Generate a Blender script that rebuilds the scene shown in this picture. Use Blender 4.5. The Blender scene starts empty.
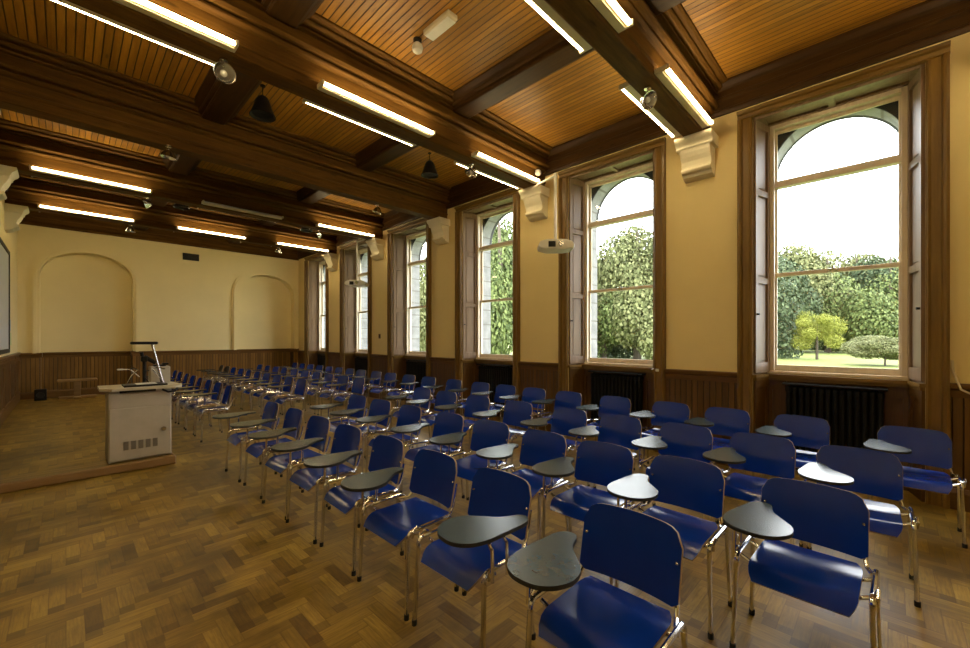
import bpy, math, random
from math import sin, cos, pi, sqrt, radians
from mathutils import Vector, Matrix

random.seed(7)
SC = bpy.context.scene
COL = SC.collection

# ------------------------------------------------------------------ layout numbers (metres)
CAM_H = 1.56
XW = 5.72            # inner face of the window wall
XL = -0.81           # left wall
YF = 14.8            # far wall
YB = -3.4            # wall behind the camera
ZC = 4.72            # boarded ceiling
WY = [0.446 + 2.565 * k for k in range(-1, 6)]          # window centres
BY = [WY[0] + 1.2825 + 2.565 * k for k in range(0, 6)]    # beam centres
ZDADO = 1.15

# ------------------------------------------------------------------ materials
def new_mat(name):
    m = bpy.data.materials.new(name); m.use_nodes = True
    nt = m.node_tree
    b = nt.nodes['Principled BSDF']
    return m, nt, b

def nd(nt, t, **kw):
    n = nt.nodes.new(t)
    for k, v in kw.items():
        setattr(n, k, v)
    return n

def math_n(nt, op, a, b=None, c=None):
    n = nt.nodes.new('ShaderNodeMath'); n.operation = op
    for i, v in enumerate((a, b, c)):
        if v is None: continue
        if isinstance(v, (int, float)): n.inputs[i].default_value = v
        else: nt.links.new(v, n.inputs[i])
    return n.outputs[0]

def mix_col(nt, fac, a, b, blend='MIX'):
    n = nt.nodes.new('ShaderNodeMix'); n.data_type = 'RGBA'; n.blend_type = blend
    for sock, v in ((n.inputs[0], fac), (n.inputs[6], a), (n.inputs[7], b)):
        if isinstance(v, (int, float)): sock.default_value = v
        elif isinstance(v, tuple): sock.default_value = (v[0], v[1], v[2], 1)
        else: nt.links.new(v, sock)
    return n.outputs[2]

def ramp(nt, fac, stops):
    n = nt.nodes.new('ShaderNodeValToRGB')
    el = n.color_ramp.elements
    while len(el) < len(stops): el.new(0.5)
    for e, (p, c) in zip(el, stops):
        e.position = p; e.color = (c[0], c[1], c[2], 1)
    nt.links.new(fac, n.inputs[0])
    return n.outputs[0]

def coords(nt, scale=(1, 1, 1)):
    tc = nd(nt, 'ShaderNodeTexCoord')
    mp = nd(nt, 'ShaderNodeMapping')
    mp.inputs['Scale'].default_value = scale
    nt.links.new(tc.outputs['Object'], mp.inputs[0])
    return mp.outputs[0]

def noise(nt, vec, scale, detail=4, rough=.55):
    n = nd(nt, 'ShaderNodeTexNoise')
    n.inputs['Scale'].default_value = scale
    n.inputs['Detail'].default_value = detail
    n.inputs['Roughness'].default_value = rough
    nt.links.new(vec, n.inputs['Vector'])
    return n.outputs['Fac']

def bump(nt, b, h, strength=.2, dist=.01):
    n = nd(nt, 'ShaderNodeBump')
    n.inputs['Strength'].default_value = strength
    n.inputs['Distance'].default_value = dist
    nt.links.new(h, n.inputs['Height'])
    nt.links.new(n.outputs[0], b.inputs['Normal'])

def plain(name, c, rough=.5, metal=0., var=.06, vscale=6., spec=.5):
    m, nt, b = new_mat(name)
    v = coords(nt)
    f = noise(nt, v, vscale, 3)
    lo = tuple(max(0, x * (1 - var)) for x in c); hi = tuple(x * (1 + var) for x in c)
    nt.links.new(ramp(nt, f, [(.3, lo), (.7, hi)]), b.inputs['Base Color'])
    b.inputs['Roughness'].default_value = rough
    b.inputs['Metallic'].default_value = metal
    b.inputs['Specular IOR Level'].default_value = spec
    return m

def wood(name, dark, light, axis=0, rough=.45, pitch=None, paxis=0, groove=.07, gdark=.25, knots=True, spec=.4, var=.5):
    """wood with the grain along axis; pitch gives boards stacked along paxis with a groove between them"""
    m, nt, b = new_mat(name)
    s = [9., 9., 9.]; s[axis] = .7
    tc = nd(nt, 'ShaderNodeTexCoord')
    sx = nd(nt, 'ShaderNodeSeparateXYZ'); nt.links.new(tc.outputs['Object'], sx.inputs[0])
    base = tc.outputs['Object']
    rnd = None
    if pitch:
        q = math_n(nt, 'DIVIDE', sx.outputs[paxis], pitch)
        fl = math_n(nt, 'FLOOR', q)
        wn = nd(nt, 'ShaderNodeTexWhiteNoise'); wn.noise_dimensions = '1D'
        nt.links.new(fl, wn.inputs['W']); rnd = wn.outputs['Value']
        off = nd(nt, 'ShaderNodeVectorMath'); off.operation = 'ADD'
        cb = nd(nt, 'ShaderNodeCombineXYZ')
        sh = math_n(nt, 'MULTIPLY', rnd, 37.)
        nt.links.new(sh, cb.inputs[axis])
        nt.links.new(base, off.inputs[0]); nt.links.new(cb.outputs[0], off.inputs[1])
        base = off.outputs[0]
    mp = nd(nt, 'ShaderNodeMapping'); mp.inputs['Scale'].default_value = s
    nt.links.new(base, mp.inputs[0])
    n1 = noise(nt, mp.outputs[0], 1.6, 6, .6)
    n2 = noise(nt, mp.outputs[0], 7., 3, .6)
    f = math_n(nt, 'ADD', math_n(nt, 'MULTIPLY', n1, .7), math_n(nt, 'MULTIPLY', n2, .3))
    c = ramp(nt, f, [(.32, dark), (.68, light)])
    if rnd is not None:
        k = math_n(nt, 'ADD', math_n(nt, 'MULTIPLY', rnd, var), 1 - var / 2)
        cbk = nd(nt, 'ShaderNodeCombineXYZ')
        for i in range(3): nt.links.new(k, cbk.inputs[i])
        c = mix_col(nt, 1., c, cbk.outputs[0], 'MULTIPLY')
    if knots:
        vo = nd(nt, 'ShaderNodeTexVoronoi'); vo.inputs['Scale'].default_value = 1.
        mk = nd(nt, 'ShaderNodeMapping'); ks = [9., 9., 9.]; ks[axis] = 2.2
        mk.inputs['Scale'].default_value = ks
        nt.links.new(base, mk.inputs[0]); nt.links.new(mk.outputs[0], vo.inputs['Vector'])
        kf = ramp(nt, vo.outputs['Distance'], [(.06, (1, 1, 1)), (.16, (0, 0, 0))])
        kf = math_n(nt, 'MULTIPLY', kf, .6)
        c = mix_col(nt, kf, c, tuple(x * .35 for x in dark))
    if pitch:
        fr = math_n(nt, 'FRACT', q)
        e = math_n(nt, 'MINIMUM', fr, math_n(nt, 'SUBTRACT', 1., fr))
        g = ramp(nt, e, [(groove * .5, (1, 1, 1)), (groove, (0, 0, 0))])
        c = mix_col(nt, g, c, tuple(x * gdark for x in dark))
        bump(nt, b, math_n(nt, 'MINIMUM', e, groove), 1., .08)
    else:
        bump(nt, b, f, .15, .004)
    nt.links.new(c, b.inputs['Base Color'])
    b.inputs['Roughness'].default_value = rough
    b.inputs['Specular IOR Level'].default_value = spec
    return m

def parquet(name):
    """axis aligned herringbone of oak blocks, four times as long as wide"""
    m, nt, b = new_mat(name)
    tc = nd(nt, 'ShaderNodeTexCoord')
    sx = nd(nt, 'ShaderNodeSeparateXYZ'); nt.links.new(tc.outputs['Object'], sx.inputs[0])
    w, N = .072, 4
    x = math_n(nt, 'DIVIDE', sx.outputs[0], w); y = math_n(nt, 'DIVIDE', sx.outputs[1], w)
    i = math_n(nt, 'FLOOR', x); j = math_n(nt, 'FLOOR', y)
    d = math_n(nt, 'FLOORED_MODULO', math_n(nt, 'SUBTRACT', i, j), 2. * N)
    isv = math_n(nt, 'GREATER_THAN', d, N - .5)
    i0 = math_n(nt, 'SUBTRACT', i, d)
    j0 = math_n(nt, 'SUBTRACT', j, math_n(nt, 'SUBTRACT', 2. * N - 1, d))
    def sel(h, v):
        return math_n(nt, 'ADD', math_n(nt, 'MULTIPLY', h, math_n(nt, 'SUBTRACT', 1., isv)), math_n(nt, 'MULTIPLY', v, isv))
    ida = sel(i0, math_n(nt, 'ADD', i, .5)); idb = sel(j, math_n(nt, 'ADD', j0, .25))
    cb = nd(nt, 'ShaderNodeCombineXYZ'); nt.links.new(ida, cb.inputs[0]); nt.links.new(idb, cb.inputs[1])
    wn = nd(nt, 'ShaderNodeTexWhiteNoise'); wn.noise_dimensions = '2D'; nt.links.new(cb.outputs[0], wn.inputs['Vector'])
    r = wn.outputs['Value']
    al = sel(math_n(nt, 'SUBTRACT', x, i0), math_n(nt, 'SUBTRACT', y, j0))
    ac = sel(math_n(nt, 'FRACT', y), math_n(nt, 'FRACT', x))
    e1 = math_n(nt, 'MINIMUM', ac, math_n(nt, 'SUBTRACT', 1., ac))
    e2 = math_n(nt, 'MINIMUM', al, math_n(nt, 'SUBTRACT', float(N), al))
    e = math_n(nt, 'MINIMUM', e1, e2)
    g = ramp(nt, e, [(.015, (1, 1, 1)), (.05, (0, 0, 0))])
    gv = nd(nt, 'ShaderNodeCombineXYZ')
    nt.links.new(math_n(nt, 'MULTIPLY', al, .35), gv.inputs[0]); nt.links.new(math_n(nt, 'MULTIPLY', ac, 4.), gv.inputs[1])
    nt.links.new(math_n(nt, 'MULTIPLY', r, 90.), gv.inputs[2])
    gr = noise(nt, gv.outputs[0], 1.6, 4, .6)
    c = ramp(nt, r, [(0., (.15, .085, .014)), (.1, (.225, .138, .023)), (.6, (.285, .18, .03)), (1., (.37, .243, .046))])
    c = mix_col(nt, .5, c, ramp(nt, gr, [(.3, (.45, .42, .38)), (.7, (1.5, 1.5, 1.5))]), 'MULTIPLY')
    # short dark patches where worn block ends have taken up polish
    wn2 = nd(nt, 'ShaderNodeTexWhiteNoise'); wn2.noise_dimensions = '2D'
    ad = nd(nt, 'ShaderNodeVectorMath'); ad.operation = 'ADD'; ad.inputs[1].default_value = (17.3, 5.1, 0)
    nt.links.new(cb.outputs[0], ad.inputs[0]); nt.links.new(ad.outputs[0], wn2.inputs['Vector'])
    ef = math_n(nt, 'MULTIPLY', math_n(nt, 'LESS_THAN', al, .9), math_n(nt, 'GREATER_THAN', wn2.outputs['Value'], .62))
    c = mix_col(nt, math_n(nt, 'MULTIPLY', ef, .55), c, (.1, .055, .014))
    big = noise(nt, tc.outputs['Object'], 1.1, 5, .62)
    c = mix_col(nt, 1., c, ramp(nt, big, [(.38, (.5, .48, .42)), (.56, (1., 1., 1.))]), 'MULTIPLY')
    # an old round stain in front of the lectern
    sv = nd(nt, 'ShaderNodeVectorMath'); sv.operation = 'DISTANCE'
    nt.links.new(tc.outputs['Object'], sv.inputs[0]); sv.inputs[1].default_value = (1.05, 5.35, 0)
    sd = math_n(nt, 'ADD', sv.outputs['Value'], math_n(nt, 'MULTIPLY', noise(nt, tc.outputs['Object'], 5., 4), .7))
    sf = math_n(nt, 'MULTIPLY', ramp(nt, sd, [(.45, (1, 1, 1)), (.95, (0, 0, 0))]), .6)
    c = mix_col(nt, sf, c, (.06, .035, .012))
    c = mix_col(nt, math_n(nt, 'MULTIPLY', g, .35), c, (.05, .016, .006))
    nt.links.new(c, b.inputs['Base Color'])
    rr = math_n(nt, 'ADD', math_n(nt, 'MULTIPLY', gr, .22), .26)
    nt.links.new(rr, b.inputs['Roughness'])
    b.inputs['Specular IOR Level'].default_value = .33
    hh = math_n(nt, 'ADD', math_n(nt, 'MINIMUM', e, .05), math_n(nt, 'MULTIPLY', r, .02))
    bump(nt, b, hh, .2, .02)
    return m

def plaster(name, c):
    m, nt, b = new_mat(name)
    v = coords(nt)
    f = noise(nt, v, 1.1, 5, .6)
    col = ramp(nt, f, [(.3, tuple(x * .93 for x in c)), (.7, c)])
    nt.links.new(col, b.inputs['Base Color'])
    b.inputs['Roughness'].default_value = .62
    b.inputs['Specular IOR Level'].default_value = .25
    bump(nt, b, noise(nt, v, 60, 3), .06, .004)
    return m

def stone(name):
    m, nt, b = new_mat(name)
    tc = nd(nt, 'ShaderNodeTexCoord')
    mp = nd(nt, 'ShaderNodeMapping'); mp.inputs['Rotation'].default_value = (pi / 2, 0, 0)
    sx = nd(nt, 'ShaderNodeSeparateXYZ'); nt.links.new(tc.outputs['Object'], sx.inputs[0])
    q = math_n(nt, 'FRACT', math_n(nt, 'DIVIDE', sx.outputs[2], .31))
    e = math_n(nt, 'MINIMUM', q, math_n(nt, 'SUBTRACT', 1., q))
    g = ramp(nt, e, [(.02, (1, 1, 1)), (.05, (0, 0, 0))])
    f = noise(nt, tc.outputs['Object'], 5, 5)
    c = ramp(nt, f, [(.3, (.2, .2, .205)), (.7, (.33, .33, .335))])
    c = mix_col(nt, g, c, (.16, .15, .14))
    nt.links.new(c, b.inputs['Base Color']); b.inputs['Roughness'].default_value = .85
    bump(nt, b, f, .4, .02)
    return m

def emit(name, c, s):
    m = bpy.data.materials.new(name); m.use_nodes = True
    nt = m.node_tree; nt.nodes.clear()
    e = nd(nt, 'ShaderNodeEmission'); o = nd(nt, 'ShaderNodeOutputMaterial')
    e.inputs[0].default_value = (*c, 1); e.inputs[1].default_value = s
    nt.links.new(e.outputs[0], o.inputs[0])
    return m

def glass(name):
    m = bpy.data.materials.new(name); m.use_nodes = True
    nt = m.node_tree; nt.nodes.clear()
    t = nd(nt, 'ShaderNodeBsdfTransparent'); t.inputs[0].default_value = (.96, .975, .97, 1)
    g = nd(nt, 'ShaderNodeBsdfGlossy'); g.inputs['Roughness'].default_value = .01
    lw = nd(nt, 'ShaderNodeLayerWeight'); lw.inputs[0].default_value = .5
    p5 = math_n(nt, 'POWER', lw.outputs['Facing'], 5.)
    fo = math_n(nt, 'ADD', math_n(nt, 'MULTIPLY', p5, .8), .03)
    mx = nd(nt, 'ShaderNodeMixShader'); o = nd(nt, 'ShaderNodeOutputMaterial')
    nt.links.new(fo, mx.inputs[0]); nt.links.new(t.outputs[0], mx.inputs[1]); nt.links.new(g.outputs[0], mx.inputs[2])
    nt.links.new(mx.outputs[0], o.inputs[0])
    return m

def foliage(name, dark, light):
    m, nt, b = new_mat(name)
    gm = nd(nt, 'ShaderNodeNewGeometry')
    tc = nd(nt, 'ShaderNodeTexCoord')
    f = noise(nt, tc.outputs['Object'], .5, 3)
    k = math_n(nt, 'ADD', math_n(nt, 'MULTIPLY', gm.outputs['Random Per Island'], .5), math_n(nt, 'MULTIPLY', f, .5))
    nt.links.new(ramp(nt, k, [(.25, dark), (.75, light)]), b.inputs['Base Color'])
    b.inputs['Roughness'].default_value = .7
    b.inputs['Specular IOR Level'].default_value = .2
    return m

M = {}
def mats():
    M['boards'] = wood('boards', (.24, .1, .010), (.46, .222, .024), 1, .42, .07, 0, .09, .22, True, .4, .4)
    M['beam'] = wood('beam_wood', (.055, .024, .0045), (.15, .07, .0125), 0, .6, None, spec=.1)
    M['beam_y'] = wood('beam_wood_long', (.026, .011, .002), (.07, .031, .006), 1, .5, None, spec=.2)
    M['casing'] = wood('casing_wood', (.105, .056, .010), (.22, .125, .024), 2, .38, None, knots=False)
    M['casing_h'] = wood('casing_wood_across', (.105, .056, .010), (.22, .125, .024), 1, .38, None, knots=False)
    M['shutter'] = wood('shutter_wood', (.17, .108, .06), (.28, .19, .115), 2, .45, None, knots=False)
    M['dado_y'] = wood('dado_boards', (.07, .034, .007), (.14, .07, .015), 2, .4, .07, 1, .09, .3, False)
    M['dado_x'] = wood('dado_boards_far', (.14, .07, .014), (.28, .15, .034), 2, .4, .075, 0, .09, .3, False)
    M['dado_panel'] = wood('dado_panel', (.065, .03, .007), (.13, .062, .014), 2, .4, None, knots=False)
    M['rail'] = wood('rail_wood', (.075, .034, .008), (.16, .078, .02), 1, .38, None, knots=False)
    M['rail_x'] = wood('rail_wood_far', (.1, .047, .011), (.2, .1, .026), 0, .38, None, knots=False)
    M['sash'] = wood('sash_wood', (.6, .5, .37), (.74, .64, .49), 2, .4, None, knots=False)
    M['floor'] = parquet('parquet')
    M['stage'] = wood('stage_boards', (.16, .092, .018), (.28, .175, .035), 0, .33, .09, 1, .05, .4, False)
    M['stage_edge'] = wood('stage_edge', (.2, .115, .045), (.33, .2, .085), 0, .35, None, knots=False)
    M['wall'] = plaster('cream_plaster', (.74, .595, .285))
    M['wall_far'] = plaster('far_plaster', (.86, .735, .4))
    M['corbel'] = plaster('corbel_paint', (.8, .74, .56))
    M['stone'] = stone('exterior_stone')
    M['rad'] = plain('radiator_paint', (.004, .0045, .005), .5, spec=.25)
    M['stone_dark'] = plain('dark_grey_stone', (.075, .078, .082), .8)  # darker grey than the rest of the outer stone
    M['spandrel_shade'] = plain('painted_stone_shade', (.02, .024, .03), .6)  # near-black colour stands in for shade on the stone behind the glass
    M['glass'] = glass('window_glass')
    M['blue'] = plain('blue_laminate', (.003, .03, .3), .16, 0, .06, 9., .48)
    M['black_lam'] = plain('black_laminate', (.012, .012, .014), .35)
    M['ply'] = plain('plywood_edge', (.3, .215, .12), .5)
    M['chrome'] = plain('chrome', (.74, .75, .78), .13, 1.)
    M['tablet'] = plain('tablet_top', (.02, .042, .055), .26, 0, .1, 20., .6)
    M['rubber'] = plain('rubber', (.015, .015, .015), .7)
    M['steel'] = plain('steel', (.62, .6, .57), .2, 1.)
    M['putty'] = plain('putty_paint', (.44, .4, .33), .45)
    M['putty2'] = plain('putty_worktop', (.5, .455, .36), .35)
    M['grille'] = plain('grille_grey', (.2, .18, .15), .6)
    M['black'] = plain('black_plastic', (.007, .007, .008), .5, spec=.25)
    M['white'] = plain('white_plastic', (.72, .7, .64), .4)
    M['cream'] = plain('cream_enamel', (.62, .54, .38), .45)
    M['tube'] = emit('tube_glow', (1., .78, .42), 34.)
    M['tube_off'] = plain('tube_unlit', (.5, .45, .5), .3)
    M['screen'] = plain('screen_white', (.5, .56, .62), .35)
    M['paper_blue'] = plain('paper_blue', (.5, .6, .7), .8)
    M['paper_green'] = plain('paper_green', (.62, .68, .35), .8)
    M['lawn'] = plain('lawn_soil', (.15, .185, .035), .9, 0, .25, .25)
    M['bark'] = plain('bark', (.09, .07, .05), .9, 0, .3, 4.)
    M['leaf_yellow'] = foliage('leaf_yellow', (.13, .15, .016), (.29, .3, .055))
    M['leaf_green'] = foliage('leaf_green', (.038, .058, .014), (.155, .19, .06))
    M['leaf_dark'] = foliage('leaf_dark', (.022, .038, .016), (.095, .125, .06))
    M['leaf_olive'] = foliage('leaf_olive', (.06, .072, .022), (.2, .21, .09))
mats()

# ------------------------------------------------------------------ mesh builder
class MB:
    def __init__(s): s.v = []; s.f = []; s.mi = []; s.sm = []
    def add(s, vs, fs, mi=0, smooth=False):
        o = len(s.v); s.v += [tuple(p) for p in vs]
        for f in fs:
            s.f.append([i + o for i in f]); s.mi.append(mi); s.sm.append(smooth)
        return s
    def box(s, x0, x1, y0, y1, z0, z1, mi=0):
        vs = [(x, y, z) for z in (z0, z1) for y in (y0, y1) for x in (x0, x1)]
        return s.add(vs, [(0, 2, 3, 1), (4, 5, 7, 6), (0, 1, 5, 4), (2, 6, 7, 3), (0, 4, 6, 2), (1, 3, 7, 5)], mi)
    def bbox(s, x0, x1, y0, y1, z0, z1, b=.006, mi=0):
        """box with chamfered edges"""
        b = min(b, abs(x1 - x0) * .45, abs(y1 - y0) * .45, abs(z1 - z0) * .45)
        vs = []
        idx = {}
        X = (x0, x1); Y = (y0, y1); Z = (z0, z1)
        for i in (0, 1):
            for j in (0, 1):
                for k in (0, 1):
                    sx, sy, sz = (1, -1)[i], (1, -1)[j], (1, -1)[k]
                    for a in range(3):
                        p = [X[i] + sx * b, Y[j] + sy * b, Z[k] + sz * b]
                        p[a] = (X[i], Y[j], Z[k])[a]
                        idx[(i, j, k, a)] = len(vs); vs.append(p)
        fs = []
        for i in (0, 1):
            fs.append([idx[(i, 0, 0, 0)], idx[(i, 1, 0, 0)], idx[(i, 1, 1, 0)], idx[(i, 0, 1, 0)]])
            fs.append([idx[(0, i, 0, 1)], idx[(1, i, 0, 1)], idx[(1, i, 1, 1)], idx[(0, i, 1, 1)]])
            fs.append([idx[(0, 0, i, 2)], idx[(1, 0, i, 2)], idx[(1, 1, i, 2)], idx[(0, 1, i, 2)]])
        for a in (0, 1):
            for c in (0, 1):
                fs.append([idx[(a, c, 0, 0)], idx[(a, c, 1, 0)], idx[(a, c, 1, 1)], idx[(a, c, 0, 1)]])
                fs.append([idx[(a, 0, c, 0)], idx[(a, 1, c, 0)], idx[(a, 1, c, 2)], idx[(a, 0, c, 2)]])
                fs.append([idx[(0, a, c, 1)], idx[(1, a, c, 1)], idx[(1, a, c, 2)], idx[(0, a, c, 2)]])
        for i in (0, 1):
            for j in (0, 1):
                for k in (0, 1):
                    fs.append([idx[(i, j, k, 0)], idx[(i, j, k, 1)], idx[(i, j, k, 2)]])
        return s.add(vs, fs, mi)
    def prism(s, prof, axis, a0, a1, mi=0, smooth=False):
        """extrude a closed 2d profile along an axis; profile is in the two other axes in x,y,z order"""
        def P(q, a):
            if axis == 0: return (a, q[0], q[1])
            if axis == 1: return (q[0], a, q[1])
            return (q[0], q[1], a)
        n = len(prof)
        vs = [P(q, a0) for q in prof] + [P(q, a1) for q in prof]
        fs = [(i, (i + 1) % n, n + (i + 1) % n, n + i) for i in range(n)]
        s.add(vs, fs, mi, smooth)
        s.add([P(q, a0) for q in prof], [list(range(n))[::-1]], mi)
        s.add([P(q, a1) for q in prof], [list(range(n))], mi)
        return s
    def tube(s, pts, r, seg=10, mi=0, cap=True, flat=1.):
        pts = [Vector(p) for p in pts]
        rs = r if isinstance(r, (list, tuple)) else [r] * len(pts)
        n = len(pts); rings = []
        up = Vector((0, 0, 1))
        t0 = (pts[1] - pts[0]).normalized()
        if abs(t0.dot(up)) > .95: up = Vector((0, 1, 0))
        nrm = (up - t0 * up.dot(t0)).normalized()
        vs = []
        for i, p in enumerate(pts):
            if i == 0: t = t0
            elif i == n - 1: t = (pts[-1] - pts[-2]).normalized()
            else: t = ((pts[i + 1] - p).normalized() + (p - pts[i - 1]).normalized()).normalized()
            nrm = (nrm - t * nrm.dot(t)).normalized()
            bn = t.cross(nrm)
            for k in range(seg):
                a = 2 * pi * k / seg
                vs.append(p + (nrm * cos(a) + bn * sin(a) * flat) * rs[i])
        fs = []
        for i in range(n - 1):
            for k in range(seg):
                fs.append((i * seg + k, i * seg + (k + 1) % seg, (i + 1) * seg + (k + 1) % seg, (i + 1) * seg + k))
        s.add(vs, fs, mi, True)
        if cap:
            s.add(vs[:seg], [list(range(seg))[::-1]], mi); s.add(vs[-seg:], [list(range(seg))], mi)
        return s
    def lathe(s, prof, c=(0, 0, 0), seg=24, mi=0, mat=None):
        """profile of (r, z) turned about a vertical axis through c; mat turns it elsewhere"""
        vs = []
        for r, z in prof:
            for k in range(seg):
                a = 2 * pi * k / seg
                p = Vector((r * cos(a), r * sin(a), z))
                if mat is not None: p = mat @ p
                vs.append(p + Vector(c))
        fs = []
        for i in range(len(prof) - 1):
            for k in range(seg):
                fs.append((i * seg + k, i * seg + (k + 1) % seg, (i + 1) * seg + (k + 1) % seg, (i + 1) * seg + k))
        return s.add(vs, fs, mi, True)
    def sheet(s, fn, nu, nv, th, mi=0, mi_edge=1):
        """a thick sheet: fn(u, v) in 0..1 gives the mid surface and its normal offset th is added"""
        P = [[Vector(fn(i / nu, j / nv)) for j in range(nv + 1)] for i in range(nu + 1)]
        N = [[None] * (nv + 1) for _ in range(nu + 1)]
        for i in range(nu + 1):
            for j in range(nv + 1):
                du = P[min(i + 1, nu)][j] - P[max(i - 1, 0)][j]
                dv = P[i][min(j + 1, nv)] - P[i][max(j - 1, 0)]
                N[i][j] = du.cross(dv).normalized()
        A = [P[i][j] + N[i][j] * th / 2 for i in range(nu + 1) for j in range(nv + 1)]
        B = [P[i][j] - N[i][j] * th / 2 for i in range(nu + 1) for j in range(nv + 1)]
        w = nv + 1
        s.add(A, [(i * w + j, (i + 1) * w + j, (i + 1) * w + j + 1, i * w + j + 1) for i in range(nu) for j in range(nv)], mi, True)
        s.add(B, [(i * w + j, i * w + j + 1, (i + 1) * w + j + 1, (i + 1) * w + j) for i in range(nu) for j in range(nv)], mi, True)
        loop = [(i, 0) for i in range(nu)] + [(nu, j) for j in range(nv)] + [(i, nv) for i in range(nu, 0, -1)] + [(0, j) for j in range(nv, 0, -1)]
        vs = []
        for i, j in loop: vs += [A[i * w + j], B[i * w + j]]
        n = len(loop)
        s.add(vs, [(2 * k, 2 * k + 1, (2 * k + 3) % (2 * n), (2 * k + 2) % (2 * n)) for k in range(n)], mi_edge, True)
        return s
    def mesh(s, name, ms):
        me = bpy.data.meshes.new(name)
        me.from_pydata([tuple(v) for v in s.v], [], s.f)
        for m in (ms if isinstance(ms, (list, tuple)) else [ms]): me.materials.append(M[m])
        me.polygons.foreach_set('material_index', s.mi)
        me.polygons.foreach_set('use_smooth', s.sm)
        me.update()
        if any(s.sm): me.set_sharp_from_angle(angle=radians(38))
        return me
    def obj(s, name, ms, parent=None, loc=None):
        o = bpy.data.objects.new(name, s.mesh(name, ms)); COL.objects.link(o)
        if loc is not None: o.location = loc
        if parent is not None: o.parent = parent
        return o

def arc(c, r, a0, a1, n, f):
    return [f(c[0] + r * cos(a0 + (a1 - a0) * i / n), c[1] + r * sin(a0 + (a1 - a0) * i / n)) for i in range(n + 1)]

def tag(o, label, cat, group=None, kind=None):
    o['label'] = label; o['category'] = cat
    if group: o['group'] = group
    if kind: o['kind'] = kind
    return o
def thing(name, label, cat, loc=(0, 0, 0), rz=0., group=None, kind=None):
    o = bpy.data.objects.new(name, None); COL.objects.link(o)
    o.location = loc; o.rotation_euler = (0, 0, rz); o.empty_display_size = .1
    return tag(o, label, cat, group, kind)
def copy_tree(o, parent=None):
    c = o.copy(); COL.objects.link(c)
    if parent is not None: c.parent = parent
    for ch in list(o.children): copy_tree(ch, c)
    return c
ORD = ['first', 'second', 'third', 'fourth', 'fifth', 'sixth', 'seventh', 'eighth', 'ninth', 'tenth', 'eleventh', 'twelfth', 'thirteenth',
       'fourteenth', 'fifteenth', 'sixteenth', 'seventeenth', 'eighteenth', 'nineteenth', 'twentieth', 'twenty-first', 'twenty-second', 'twenty-third', 'twenty-fourth']

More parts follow.
